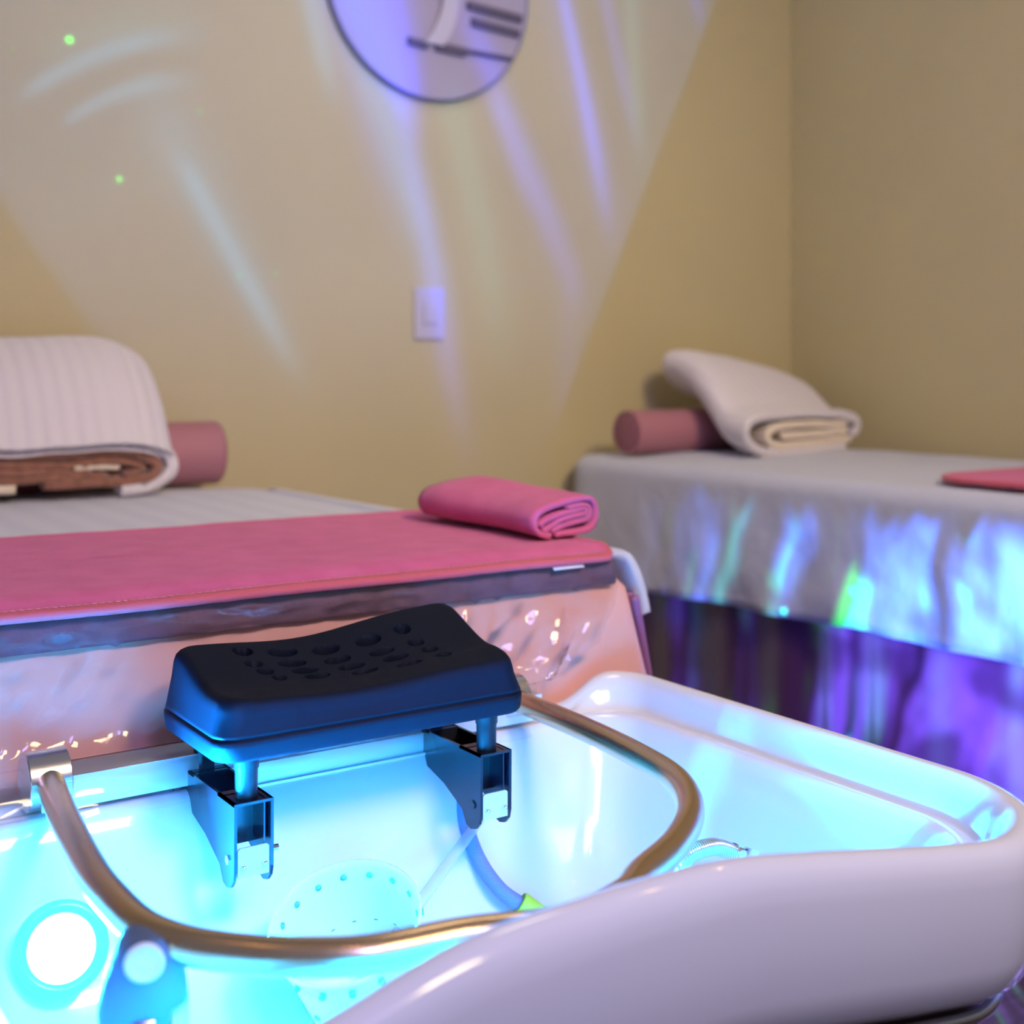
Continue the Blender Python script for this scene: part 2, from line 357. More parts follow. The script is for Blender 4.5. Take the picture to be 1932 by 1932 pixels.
def ribbon(path2, th, frames, taper=None):
    """a cloth layer: path in (a, b), thickness th, swept through frames of (origin, ea, eb)"""
    n = len(path2); off = []
    for i in range(n):
        T = (path2[min(i+1, n-1)]-path2[max(i-1, 0)]); T = Vector((T.x, T.y)).normalized(); N = Vector((-T.y, T.x))
        off.append((Vector((path2[i].x, path2[i].y))+N*th/2, Vector((path2[i].x, path2[i].y))-N*th/2))
    L_ = []
    for (o, ea, eb) in frames:
        L_.append([o+ea*p.x+eb*p.y for p, _ in off]+[o+ea*q.x+eb*q.y for _, q in reversed(off)])
    V, F = rings(L_)
    m = 2*n
    for base in (0, (len(frames)-1)*m):
        for i in range(n-1): F.append((base+i, base+i+1, base+m-2-i, base+m-1-i))
    return V, F

# ------------------------------------------------------------------ room
tag(obj('floor', *box(-1.2, 3.0, -1.2, 2.8, -.05, 0), M['floor'], smooth=False), kind='structure')
tag(obj('wall_back', *box(-1.2, 2.83, DW, DW+.1, 0, 2.7), M['wall'], smooth=False), kind='structure')
XR = P(1491, 700, y=DW).x
tag(obj('wall_right', *box(XR, XR+.1, -1.2, DW, 0, 2.7), M['wall'], smooth=False), kind='structure')

# ------------------------------------------------------------------ wall clock style disc, switch
cx, cz, cr = 1.52, 1.915, .276
t = thing('wall_disc', (cx, DW, cz), 'large round pale wall disc with dark horizontal strips, hung above the switch', 'wall decoration')
def disc(r0, y0, r1, y1, n=96): return rings([[Vector((cx+math.cos(2*math.pi*k/n)*r, y, cz+math.sin(2*math.pi*k/n)*r)) for k in range(n)] for r, y in ((r0, y0), (r0, (y0+y1)/2), (r1, y1))], True, True)
obj('face', *disc(cr-.004, DW-.012, cr-.006, DW-.018), M['disc_face'], t, smooth=False)
n = 96; prof = [(cr-.006, DW-.002), (cr-.001, DW-.002), (cr+.001, DW-.012), (cr-.001, DW-.021), (cr-.005, DW-.021), (cr-.006, DW-.018)]
obj('rim', *rings([[Vector((cx+math.cos(2*math.pi*k/n)*r, y, cz+math.sin(2*math.pi*k/n)*r)) for k in range(n)] for r, y in prof+prof[:1]]), M['disc_edge'], t)
for x0, x1, z0, z1, h in [(1.615, 1.772, 1.878, 1.868, .009), (1.627, 1.765, 1.840, 1.831, .009), (1.452, 1.502, 1.769, 1.765, .008), (1.528, 1.610, 1.766, 1.763, .0095), (1.610, 1.742, 1.767, 1.766, .004), (1.48, 1.535, 1.902, 1.895, .009),
                         (1.33, 1.47, 1.99, 1.985, .009), (1.36, 1.70, 2.06, 2.055, .009)]:
    poly = [(x0, z0-h), (x1, z1-h), (x1, z1+h), (x0, z0+h)]
    obj('strip', *prism(poly, 1, DW-.030, DW-.018), M['ink'], t, smooth=False)
rib = catmull([(1.548, 2.02), (1.558, 1.95), (1.566, 1.90), (1.562, 1.85), (1.545, 1.80), (1.525, 1.768)], 8)
lft = [(p.x-.030+.006*math.sin(i*.1), p.y) for i, p in enumerate([Vector(q) for q in rib])]
rgt = [(p.x+.018, p.y) for p in rib]
obj('curved_band', *prism([tuple(q) for q in lft]+[tuple(q) for q in reversed(rgt)], 1, DW-.036, DW-.026), M['white_plastic'], t, smooth=False)

t = thing('light_switch', (0, 0, 0), 'white rectangular light switch plate on the beige wall below the round disc', 'light switch')
a0 = P(780, 541, y=DW); a1 = P(836, 641, y=DW); t.location = ((a0.x+a1.x)/2, DW, (a0.z+a1.z)/2)
bevel(obj('plate', *box(a0.x, a1.x, DW-.008, DW, a1.z, a0.z), M['white_plastic'], t, smooth=False), .003)
bevel(obj('rocker', *box(a0.x+.022, a1.x-.022, DW-.013, DW-.008, a1.z+.036, a0.z-.036), M['white_plastic'], t, smooth=False), .002)

# ------------------------------------------------------------------ far bed
ZB2 = CAMZ-.212
t = thing('massage_bed', (2.29, 1.6, 0), 'massage bed by the right wall, under a grey-white sheet and burgundy skirt', 'bed', 'massage beds')
pts = lambda x0, x1, y0, y1, r, z: [Vector((x, y, z)) for x, y in rrect(x0, x1, y0, y1, (r,)*4, 10, 8)]
V, F = rings([pts(1.93, 2.67, .77, 2.53, .10, ZB2-.13), pts(1.91, 2.69, .75, 2.55, .11, ZB2-.11), pts(1.91, 2.69, .75, 2.55, .11, ZB2-.05), pts(1.93, 2.67, .77, 2.53, .10, ZB2-.012)], True, True)
obj('mattress', V, F, M['leather'], t)
obj('frame', *box(1.97, 2.64, .82, 2.48, ZB2-.20, ZB2-.13), M['wood'], t, smooth=False)
for x in (2.0, 2.60):
    for y in (.86, 2.43): obj('leg', *cyl((x, y, 0), (x, y, ZB2-.20), .028, 20), M['wood'], t)

def drape(x0, x1, y0, y1, r, zt, hem_z, wave, seed, rnd=.035, nside=80, drop_levels=14, hemfun=None, crown=.010):
    lv = []
    for ins in (.30, .22, .14, .08, rnd):
        lv.append([Vector((x, y, zt+crown*ss(ins, rnd, .25)+.003*nz(x*7, y*7, seed))) for x, y in rrect(x0+ins, x1-ins, y0+ins, y1-ins, (max(r-ins, .02),)*4, nside, 10)])
    for k in range(1, 7):
        a = math.pi/2*k/6; ins = rnd*(1-math.sin(a)); dz = rnd*(1-math.cos(a))
        lv.append([Vector((x, y, zt-dz+.003*nz(x*7, y*7, seed)*(1-k/6))) for x, y in rrect(x0+ins, x1-ins, y0+ins, y1-ins, (max(r-ins, .02),)*4, nside, 10)])
    base = rrect(x0, x1, y0, y1, (r,)*4, nside, 10); N = len(base)
    for k in range(1, drop_levels+1):
        f = k/drop_levels; row = []
        for i, (x, y) in enumerate(base):
            xa, ya = base[i-1]; xb, yb = base[(i+1) % N]; tx, ty = xb-xa, yb-ya; l = math.hypot(tx, ty) or 1; nx, ny = ty/l, -tx/l
            wv = wave*f*(nz(x*9+seed, y*9, f*1.2)+.5*nz(x*22, y*22+seed, f*3)); wv += f*wave*.6
            hz = hem_z+(hemfun(x, y) if hemfun else 0)+.006*nz(x*6, y*6, seed+9)
            row.append(Vector((x+nx*wv, y+ny*wv, zt-rnd+(hz-zt+rnd)*f)))
        lv.append(row)
    return rings(lv, True, False)
V, F = drape(1.875, 2.70, .72, 2.575, .13, ZB2, CAMZ-.50, .018, 3.1, hemfun=lambda x, y: .014*ss(y, 2.3, 1.6)-.02*ss(y, 2.1, 2.5))
o = tag(obj('bed_sheet', V, F, M['sheet_plain']), 'grey-white crinkled sheet hanging deep over the bed by the right wall', 'bed sheet', 'bed sheets')
md = o.modifiers.new('thickness', 'SOLIDIFY'); md.thickness = .003; md.offset = 1
def skirt(x0, x1, y0, y1, r, zt, zb, amp, freq, nside=220):
    base = rrect(x0, x1, y0, y1, (r,)*4, nside, 14); N = len(base); lv = []; s = [0]
    for i in range(1, N): s.append(s[-1]+math.dist(base[i], base[i-1]))
    for k in range(13):
        f = k/12; row = []
        for i, (x, y) in enumerate(base):
            xa, ya = base[i-1]; xb, yb = base[(i+1) % N]; tx, ty = xb-xa, yb-ya; l = math.hypot(tx, ty) or 1; nx, ny = ty/l, -tx/l
            wv = amp*(.35+.65*f)*(math.sin(s[i]*freq+2.2*nz(x*4, y*4, f*.6))+.5*math.sin(s[i]*freq*.43+f))
            row.append(Vector((x+nx*wv, y+ny*wv, zt+(zb-zt)*f)))
        lv.append(row)
    return rings(lv)
V, F = skirt(1.905, 2.68, .76, 2.54, .12, ZB2-.14, .01, .013, 42)
o = tag(obj('bed_skirt', V, F, M['burgundy']), 'dark burgundy pleated skirt below the sheet of the right-hand bed', 'bed skirt', 'bed skirts')
md = o.modifiers.new('thickness', 'SOLIDIFY'); md.thickness = .002

def bolster(x0, x1, y, r, z, label):
    t = thing('bolster_pillow', ((x0+x1)/2, y, z), label, 'bolster', 'bolsters at the wall end of the beds'); z = z+r
    prof = [(.004, r*.90), (.001, r*.96), (.006, r), (.012, r)]
    Lx = x1-x0; hp = prof+[(Lx*q/10, r*(1+.006*math.sin(q*2))) for q in range(1, 10)]+[(Lx-a, b) for a, b in reversed(prof)]
    V, F = rings([[Vector((x0+a, y+math.cos(2*math.pi*k/48)*b, z+math.sin(2*math.pi*k/48)*b)) for k in range(48)] for a, b in hp])
    obj('cover', V, F, M['bolster'], t)
    for xs, s in ((x0, 1), (x1, -1)):
        V, F = rings([[Vector((xs+s*a, y+math.cos(2*math.pi*k/48)*b, z+math.sin(2*math.pi*k/48)*b)) for k in range(48)] for a, b in ((.005, r*.905), (.0, r*.7), (-.001, r*.3))], False, True)
        obj('end_panel', V, F, M['bolster_end'], t)
bolster(1.935, 2.50, 2.37, .053, ZB2+.011, 'dusty pink bolster on the right-hand bed, under a cream towel')

def slab(name_parts, y_path, x_of, front_layers, parent, mats):
    """folded blanket: cloth layers swept along a path in (y, z)"""
    N = len(y_path); frames = []
    for i, p in enumerate(y_path):
        a = y_path[min(i+1, N-1)]-y_path[max(i-1, 0)]; T = Vector((0, a.x, a.y)).normalized()
        Nn = Vector((0, -T.z, T.y)); ox, yaw, *roll = x_of(i/(N-1))
        frames.append((Vector((ox, p.x, p.y)), Vector((1, yaw, roll[0] if roll else 0)), Nn))
    for (nm, pth, th, m) in front_layers:
        V, F = ribbon(pth, th, frames); V = [v+Vector((0, 0, .004*nz(v.x*14, v.y*14, 5))) for v in V]
        obj(nm, V, F, mats[m], parent)
def V2(l): return [Vector((a, b)) for a, b in l]
# cream towel stack on far bed: opening towards the right
t = thing('folded_towel', (2.25, 2.2, ZB2), 'cream folded towel leaning over the bolster of the right-hand bed', 'towel')
zb = ZB2+.012
yp = catmull(V2([(2.09, zb), (2.15, zb+.006), (2.22, zb+.03), (2.29, zb+.090), (2.35, zb+.132), (2.41, zb+.150), (2.46, zb+.150)]), 5)
H = .098
outer = catmull(V2([(.40, .010), (.25, .008), (.08, .008), (.0, .022), (-.035, .055), (-.01, .088), (.10, H), (.25, H), (.38, H-.006), (.445, H-.022), (.452, H-.045), (.42, H-.056)]), 6)
inn1 = catmull(V2([(.42, .030), (.28, .026), (.12, .024), (.06, .034), (.055, .055), (.10, .070), (.25, .072), (.40, .066)]), 6)
inn2 = catmull(V2([(.40, .050), (.28, .048), (.14, .047), (.11, .050)]), 6)
slab(None, yp, lambda s: (2.085+.085*s, .20, -.16*s), [('outer_fold', outer, .022, 0), ('inner_fold', inn1, .019, 1), ('inner_fold', inn2, .019, 1)], t, [M['cream'], M['cream_plain']])

# pink towel corner on far bed
def flat_towel(name, outline, z, th, label, group=None, sag=None, stitch=True):
    t = thing(name, (sum(p[0] for p in outline)/len(outline), sum(p[1] for p in outline)/len(outline), z), label, 'towel', group)
    cxx, cyy = t.location.x, t.location.y
    def lev(f, zz): return [Vector((cxx+(x-cxx)*f, cyy+(y-cyy)*f, 0)) for x, y in outline], zz
    lv = []
    for f, zz in ((.05, th), (.4, th), (.8, th), (.94, th), (.975, th*.96), (.985, th*.8), (.985, th*.2), (.97, .0005), (.8, .0), (.05, 0)):
        pl, z0 = lev(f, zz)
        lv.append([Vector((p.x, p.y, z+z0+(sag(p.x, p.y) if sag else 0))) for p in pl])
    V, F = rings(lv, True, True); obj('cloth', V, F, M['pink_towel'], t)
    ol = outline+outline[:1]
    pth = [Vector((cxx+(x-cxx)*.99, cyy+(y-cyy)*.99, z+th*.5+(sag(x, y) if sag else 0))) for x, y in ol]
    obj('edging', *tube(pth, th*.62, 10), M['pink_edge'], t)
    return t, cxx, cyy
ol = rrect(1.912, 2.50, .80, 1.50, (.03, .03, .05, .10), 20, 10)
flat_towel('towel', ol, ZB2+.012, .010, 'flat pink towel lying on the right-hand bed, cut by the frame edge')

# ------------------------------------------------------------------ near bed
ZB1 = CAMZ-.232
BX0, BX1, BY0, BY1 = .06, 1.036, 1.262, 2.585
t = thing('massage_bed', (.55, 1.9, 0), 'peach leatherette massage bed directly behind the basin', 'bed', 'massage beds')
lv = []
for (z, yo, xo) in ((ZB1-.032, .0, -.03), (ZB1-.034, -.0, -.01), (ZB1-.045, -.006, .0), (ZB1-.10, -.010, .014), (ZB1-.18, -.020, .030), (ZB1-.30, -.03, .04), (ZB1-.33, -.02, .03)):
    lv.append([Vector((x+(xo if x > .5 else -xo), y+(yo if y < 1.5 else 0)+.003*nz(x*6, 0, z*8), z)) for x, y in rrect(BX0, BX1, BY0, BY1-.02, (.02,)*4, 30, 6)])
obj('mattress', *rings(lv, True, True), M['leather'], t)
obj('frame', *box(.12, .99, 1.32, 2.5, ZB1-.40, ZB1-.33), M['wood'], t, smooth=False)
for x in (.17, .94):
    for y in (1.37, 2.45): obj('leg', *cyl((x, y, 0), (x, y, ZB1-.40), .028, 20), M['wood'], t)
# side piping of the leatherette cover seen at its right end
pth = catmull([(1.05, 1.268, ZB1-.06), (1.068, 1.275, ZB1-.12), (1.092, 1.285, ZB1-.20), (1.105, 1.29, ZB1-.30)], 8)
V, F = merge(tube(pth, .006, 10), tube([p+Vector((.014, .03, 0)) for p in pth], .006, 10))
tag(obj('side_piping', V, F, M['mauve'], t), 'mauve edge piping')
# skirt on the right of the near bed
V, F = skirt(1.0, 1.098, 1.31, 2.5, .02, ZB1-.10, .02, .004, 90, 60)
tag(obj('bed_skirt', V, F, M['burgundy']), 'burgundy skirt on the right flank of the peach bed', 'bed skirt', 'bed skirts')

# sheet on near bed
lv = []
for ins, dz in ((.30, .0), (.2, 0), (.1, 0), (.04, -.001), (.02, -.006), (.006, -.014), (.0, -.026), (.0, -.030)):
    lv.append([Vector((x, y, ZB1+dz+(.002*nz(x*6, y*6, 2) if ins > .01 else 0)-.012*ss(y, 2.35, 2.58)*ss(x, .6, 1.04))) for x, y in rrect(BX0-.0+ins, BX1-.004-ins, BY0+.035+ins, BY1-ins, (.03, .03, .16, .03), 40, 10)])
o1 = rings(lv, True, False)
fl = catmull([(1.02, 0, -.003), (1.045, 0, -.004), (1.068, 0, -.014), (1.084, 0, -.040), (1.094, 0, -.070), (1.098, 0, -.088)], 6)
frames = [(Vector((-.013-.02*ss(yy, 1.5, 2.3), yy, ZB1)), Vector((1, 0, 0)), Vector((0, 0, 1))) for yy in [1.285+.03*k for k in range(35)]]
o2 = ribbon([Vector((p.x, p.z)) for p in fl], .013, frames)
tag(obj('bed_sheet', *merge(o1, o2), M['sheet']), 'white striped sheet on the peach bed, hanging at its right corner', 'bed sheet', 'bed sheets')

# quilted pad below the pink towel
NX, NS = 160, 12; V = []; F = []
pq = catmull(V2([(1.60, ZB1+.004), (1.40, ZB1+.005), (1.285, ZB1+.004), (1.262, ZB1-.002), (1.252, ZB1-.016), (1.249, ZB1-.032), (1.252, ZB1-.037)]), 4)
for i in range(NX+1):
    x = BX0-.02+(BX1-.035-BX0+.02)*i/NX
    for j, p in enumerate(pq):
        puff = .0035*abs(math.sin(x*52+p.x*30))*(1 if j > 5 else 0)+.002*nz(x*60, j*.5, 0)
        V.append(Vector((x, p.x-puff, p.y+puff*.3)))
m_ = len(pq)
for i in range(NX):
    for j in range(m_-1): F.append((i*m_+j, i*m_+j+1, (i+1)*m_+j+1, (i+1)*m_+j))
o = tag(obj('heating_pad', V, F, M['quilt']), 'plum quilted pad showing as a strip under the pink towel', 'heating pad')
md = o.modifiers.new('thickness', 'SOLIDIFY'); md.thickness = .004; md.offset = -1

# pink towel laid across near bed
ZT = ZB1+.007
tw = thing('towel', (.6, 1.5, ZT), 'wide rose-pink towel laid flat across the end of the peach bed', 'towel')
TX0, TX1, TY0, TY1 = .02, 1.003, 1.240, 1.735
def tz(x, y): return -.014*ss(y, 1.275, 1.235)-.004*ss(x, 1.0, 1.06)+.0022*nz(x*5, y*5, 1)
NX, NY = 120, 60
out = rrect(TX0, TX1, TY0, TY1, (.01, .022, .03, .01), 60, 8)
lv = []
ccx, ccy = (TX0+TX1)/2, (TY0+TY1)/2
for ins, zz in ((.24, .0075), (.20, .0075), (.15, .0075), (.10, .0075), (.06, .0078), (.035, .0075), (.018, .0073), (.010, .0062), (.008, .0085), (.003, .0088), (.0, .0065), (.0, .002), (.003, .0), (.01, .0006), (.05, .001), (.24, .001)):
    lv.append([Vector((x, y, ZT+zz+tz(x, y)+.0006*nz(x*50, y*50))) for x, y in rrect(TX0+ins, TX1-ins, TY0+ins, TY1-ins, (.01, max(.022-ins, .01), max(.03-ins, .01), .01), 60, 8)])
V, F = rings(lv, True, True); nn = len(lv[0]); fm = [0]*len(F)
for k in range(8, 12):
    for i in range(nn): fm[k*nn+i] = 1
obj('cloth', V, F, None, tw, mats=[M['pink_towel'], M['pink_edge']], fm=fm)
parts = []
x = TX0+.02
while x < TX1-.02:
    parts.append(tube([Vector((x, TY0+.0095, ZT+.0079+tz(x, TY0+.01))), Vector((x+.0028, TY0+.0088, ZT+.0086+tz(x, TY0+.01))), Vector((x+.0056, TY0+.0095, ZT+.0079+tz(x, TY0+.01)))], .0006, 5)); x += .0076
obj('stitching', *merge(*parts), M['thread'], tw)
a = P(1085, 1050, y=1.245)
V, F = rings([[Vector((a.x-.035+q, 1.262-.022*k/5, ZT-.004-.012*(k/5)**2)) for q in (0, .0155, .031, .046)] for k in range(6)], closed=False)
o = obj('care_label', V, F, M['label'], tw); md = o.modifiers.new('thickness', 'SOLIDIFY'); md.thickness = .0006
tag(o, 'white care label')

# small folded pink towel near the corner
ZR = ZT+.0085
t = thing('folded_towel', (1.0, 1.45, ZR), 'small rose-pink folded towel resting on the flat towel corner', 'towel')
def crop(l): return V2([((x-935)*.000245, (578-y)*.00023) for x, y in l])
A_ = catmull(crop([(1050, 578), (985, 566), (948, 530), (950, 478), (1010, 432), (1120, 408), (1240, 390), (1340, 392), (1382, 430), (1380, 505), (1335, 560), (1240, 572), (1080, 574)]), 6)
B_ = catmull(crop([(1000, 552), (1060, 528), (1120, 500), (1210, 484), (1290, 478), (1312, 462), (1290, 446), (1200, 456), (1090, 474), (1010, 498), (985, 520)]), 6)
C_ = catmull(crop([(1060, 556), (1130, 532), (1230, 516), (1310, 506), (1340, 470), (1325, 432), (1270, 424), (1180, 432)]), 6)
frs = []
for i in range(26):
    s = i/25; y = 1.315+.285*s
    lift = .014*ss(s, .25, 1)+.004*math.sin(s*5); hgt = 1.0+.12*ss(s, .4, .8)-.12*ss(s, .86, 1)
    frs.append((Vector((.925+.012*s-.016*ss(s, .3, .9), y, ZR+.005+lift*.4)), Vector((1.0+.05*math.sin(s*4), .10, 0)), Vector((0, .12, 1))*hgt))
lay = [('outer_layer', A_, .0075), ('inner_layer', B_, .0065), ('inner_layer', C_, .0065)]
for nm, p, th in lay: obj(nm, *ribbon(p, th, frs), M['pink_towel'], t)
# rounded far end of the roll
o0, ea, eb = frs[-1]; lv = []
for k in range(7):
    a = math.pi/2*k/6; f = math.cos(a)*.98
    ctr = Vector((.055, .021))
    lv.append([o0+ea*(ctr.x+(p.x-ctr.x)*f)+eb*(ctr.y+(p.y-ctr.y)*f)+Vector((-.2, 1, 0))*.022*math.sin(a) for p in A_[:-6]])
obj('fold_end', *rings(lv, False, True), M['pink_towel'], t)

# bolster and blanket of the near bed
bolster(.32, P(411, 855, y=2.5).x, 2.505, .064, ZB1+.001, 'dusty pink bolster on the peach bed, behind the cream and brown blanket')
t = thing('folded_blanket', (.6, 2.38, ZB1), 'ribbed cream blanket with brown inside, folded on the peach bed', 'blanket')
zb = ZB1+.012
yp = catmull(V2([(2.315, zb), (2.35, zb+.006), (2.385, zb+.05), (2.42, zb+.115), (2.46, zb+.160), (2.50, zb+.178), (2.54, zb+.175)]), 6)
H = .098
o_ = catmull(V2([(.385, .001), (.41, .002), (.44, .006), (.475, .026), (.478, .052), (.455, .078), (.40, H), (.30, H), (.18, H-.006), (.05, H), (-.05, H+.006), (-.15, H)]), 6)
b1 = catmull(V2([(-.15, H-.02), (0, H-.020), (.15, H-.024), (.28, H-.030), (.38, H-.024), (.43, .060), (.452, .044), (.440, .022), (.40, .017), (.25, .016)]), 6)
b2 = catmull(V2([(-.15, .062), (.0, .062), (.16, .058), (.28, .050), (.37, .056), (.415, .047), (.42, .036), (.39, .030)]), 6)
b3 = catmull(V2([(-.15, .046), (.05, .046), (.20, .042), (.33, .034)]), 6)
b4 = catmull(V2([(-.15, .030), (.05, .030), (.22, .028), (.36, .028)]), 6)
w1 = catmull(V2([(-.15, .014), (.05, .014), (.20, .014)]), 6)
w2 = catmull(V2([(.30, .045), (.345, .044), (.38, .044)]), 4)
slab(None, yp, lambda s: (.322-.01*s, 0), [('outer_fold', o_, .020, 0), ('brown_layer', b1, .017, 1), ('brown_layer', b2, .013, 1), ('brown_layer', b3, .013, 1), ('brown_layer', b4, .013, 1), ('cream_layer', w1, .016, 2), ('cream_layer', w2, .008, 2)], t, [M['cream'], M['brown_fleece'], M['cream_plain']])

# ------------------------------------------------------------------ shampoo basin
BXL, BXR, BN, BF = .108, 1.000, .580, 1.228
XC = .5535
HT = [(.0, .363), (.12, .363), (.20, .354), (.285, .337), (.372, .317), (.457, .3125), (.529, .3125), (.587, .3160), (.66, .3275), (.72, .3380), (.779, .3485), (.86, .360), (.92, .363), (1.1, .363)]
def hump(x):
    for k in range(len(HT)-1):
        if HT[k][0] <= x <= HT[k+1][0]:
            f = [HT[max(0, min(len(HT)-1, k+q))][1] for q in (-1, 0, 1, 2)]; u = (x-HT[k][0])/(HT[k+1][0]-HT[k][0])
            return .363-.5*(2*f[1]+(f[2]-f[0])*u+(2*f[0]-5*f[1]+4*f[2]-f[3])*u*u+(3*f[1]-f[0]-3*f[2]+f[3])*u**3)
    return 0
def rimz(x, y):
    drop = .363
    drop -= hump(x)*ss(y, .74, .63)
    drop += .030*ss(y, 1.165, 1.20)*ss(abs(x-XC), .425, .34)
    return CAMZ-drop
def bl(ins, dz=None, zabs=None, blend=1.0, rn=.15, rb=.05):
    rs = (max(rn-ins*.7, .05), max(rn-ins*.7, .05), max(rb, .04), max(rb, .04)); out = []
    base = rrect(BXL, BXR, BN, BF, (rn, rn, rb, rb), 60, 16)
    for (x, y), (bx, by) in zip(rrect(BXL+ins, BXR-ins, BN+ins, BF-ins, rs, 60, 16), base):
        z = rimz(bx, by)+dz if dz is not None else zabs
        if zabs is not None and dz is not None: z = z*(1-blend)+zabs*blend
        out.append(Vector((x, y, z)))
    return out
lv = []
for ins, dz in ((.055, -.137), (.030, -.130), (.014, -.117), (.006, -.093), (.001, -.06), (.0, -.03), (.001, -.018), (.004, -.009), (.010, -.0025), (.018, 0), (.026, -.0025), (.032, -.009), (.036, -.018)):
    lv.append(bl(ins, dz))
Z = CAMZ
for ins, dr, b in ((.039, .393, .7), (.043, .400, 1), (.047, .403, 1), (.051, .4005, 1), (.056, .3975, 1), (.062, .3985, 1), (.068, .404, 1), (.076, .42, 1), (.090, .45, 1), (.105, .49, 1), (.125, .53, 1), (.15, .56, 1), (.18, .575, 1), (.22, .582, 1), (.27, .585, 1)):
    lv.append(bl(ins, -.02, CAMZ-dr, b))
V, F = rings(lv, False, True)
t = thing('shampoo_basin', (XC, .9, 0), 'white ceramic shampoo basin with glowing cyan bowl in the foreground', 'basin')
obj('bowl', V, F, M['ceramic'], t)
# metallic trim and dark base
def trim(ins, dz, r):
    p = bl(ins, dz); p = p+p[:1]; return tube(p, r, 10, False)
o = obj('trim_band', *trim(.034, -.142, .005), M['steel'], t); tag(o, 'metal trim strip')
lv = [[Vector((v.x, v.y, v.z)) for v in bl(.045, -.137)], [Vector((v.x, v.y, v.z)) for v in bl(.05, -.20)], [Vector((v.x, v.y, 0.0)) for v in bl(.06, -.2)]]
obj('base', *rings(lv, False, True), M['dark'], t)
# steel rail on the back rim
o = obj('back_rail', *merge(box(.285, .83, 1.168, 1.215, CAMZ-.3675, CAMZ-.3645), box(.285, .83, 1.166, 1.169, CAMZ-.393, CAMZ-.3645), box(.285, .83, 1.212, 1.215, CAMZ-.393, CAMZ-.3645)), M['satin'], t, smooth=False)
tag(o, 'brushed steel rail')
# drain
obj('drain', *merge(cyl((.56, .88, CAMZ-.586), (.56, .88, CAMZ-.580), .024, 32), cyl((.56, .88, CAMZ-.580), (.56, .88, CAMZ-.577), .014, 24)), M['chrome'], t)
# led lamps in the bowl wall, the second one added out of view
def led(center, normal, power, label):
    n_ = Vector(normal).normalized(); A = n_.orthogonal().normalized(); Bv = n_.cross(A); c = Vector(center)
    def rg(prof, m, nm, par, cap=False):
        V, F = rings([[c+n_*h+(A*math.cos(2*math.pi*k/64)+Bv*math.sin(2*math.pi*k/64))*r for k in range(64)] for r, h in prof], False, cap)
        return obj(nm, V, F, m, par)
    a = rg([(.0385, -.02), (.0385, .004), (.037, .0065), (.029, .0065), (.0275, .004)], M['led_ring'], 'led_lamp', t)
    tag(a, label)
    a.location = (0, 0, 0)
    b = rg([(.0285, .002), (.027, .0045), (.015, .0052), (.004, .0054)], M['led'], 'lens', t, True)
    b.parent = a; b.matrix_parent_inverse.identity()
    l = bpy.data.lights.new('led_light', 'AREA'); l.shape = 'DISK'; l.size = .05; l.energy = power; l.color = (.004, .34, 1.0)
    q = bpy.data.objects.new('led_light', l); C.objects.link(q); q.location = c+n_*.009; q.rotation_euler = n_.to_track_quat('Z', 'Y').to_euler()
    q.rotation_euler = (-n_).to_track_quat('-Z', 'Y').to_euler() if False else n_.to_track_quat('-Z', 'Y').to_euler()
c = P(113, 1795, y=1.105)
led(c+Vector((0, -.004, .004)), (-.12, -.93, .42), 150, 'round lit cyan lamp in the bowl wall')
led((.196, .70, CAMZ-.455), (.85, .45, .22), 135, 'added cyan lamp out of view, low in the left side of the bowl')  # added hidden lamp that side-lights the bowl and the brackets

# ------------------------------------------------------------------ water arch (steel tube)
zt = CAMZ-.368
arch = [P(u, v, z=zt) for u, v in [(86, 1462), (120, 1540), (170, 1640), (215, 1700), (272, 1752), (350, 1783), (450, 1799), (560, 1806), (700, 1801), (870, 1768)]]
arch += [Vector((.50, .680, zt)), Vector((.56, .690, zt))]+[P(u, v, z=zt) for u, v in [(1212, 1650), (1275, 1592), (1302, 1530), (1278, 1474), (1205, 1426), (1100, 1374), (985, 1325)]]
arch[0].y = 1.185; arch[-1].y = 1.172
t = thing('water_arch', (XC, 1.0, zt), 'satin steel tube hoop curving round inside the basin', 'water arch')
pth = catmull(arch, 12)
obj('tube', *tube(pth, .0122, 28), M['steel_tube'], t)
for p in (arch[0], arch[-1]):
    s = -1 if p.x < .5 else 1
    V, F = merge(cyl((p.x-.0205*(s < 0)-.0165*(s > 0), 1.188, zt-.002), (p.x+.0165, 1.188, zt-.002), .0265, 48, chamfer=.001))
    autosmooth(obj('pivot_clamp', V, F, M['steel'], t))
pj = [p for i, p in enumerate(pth)]
#obj('nozzle', *merge(*[cyl(pj[i]+Vector((0, 0, -.0095)), pj[i]+Vector((0, 0, -.006)), .0018, 10) for i in range(24, len(pj)-20, 8)]), M['chrome'], t)

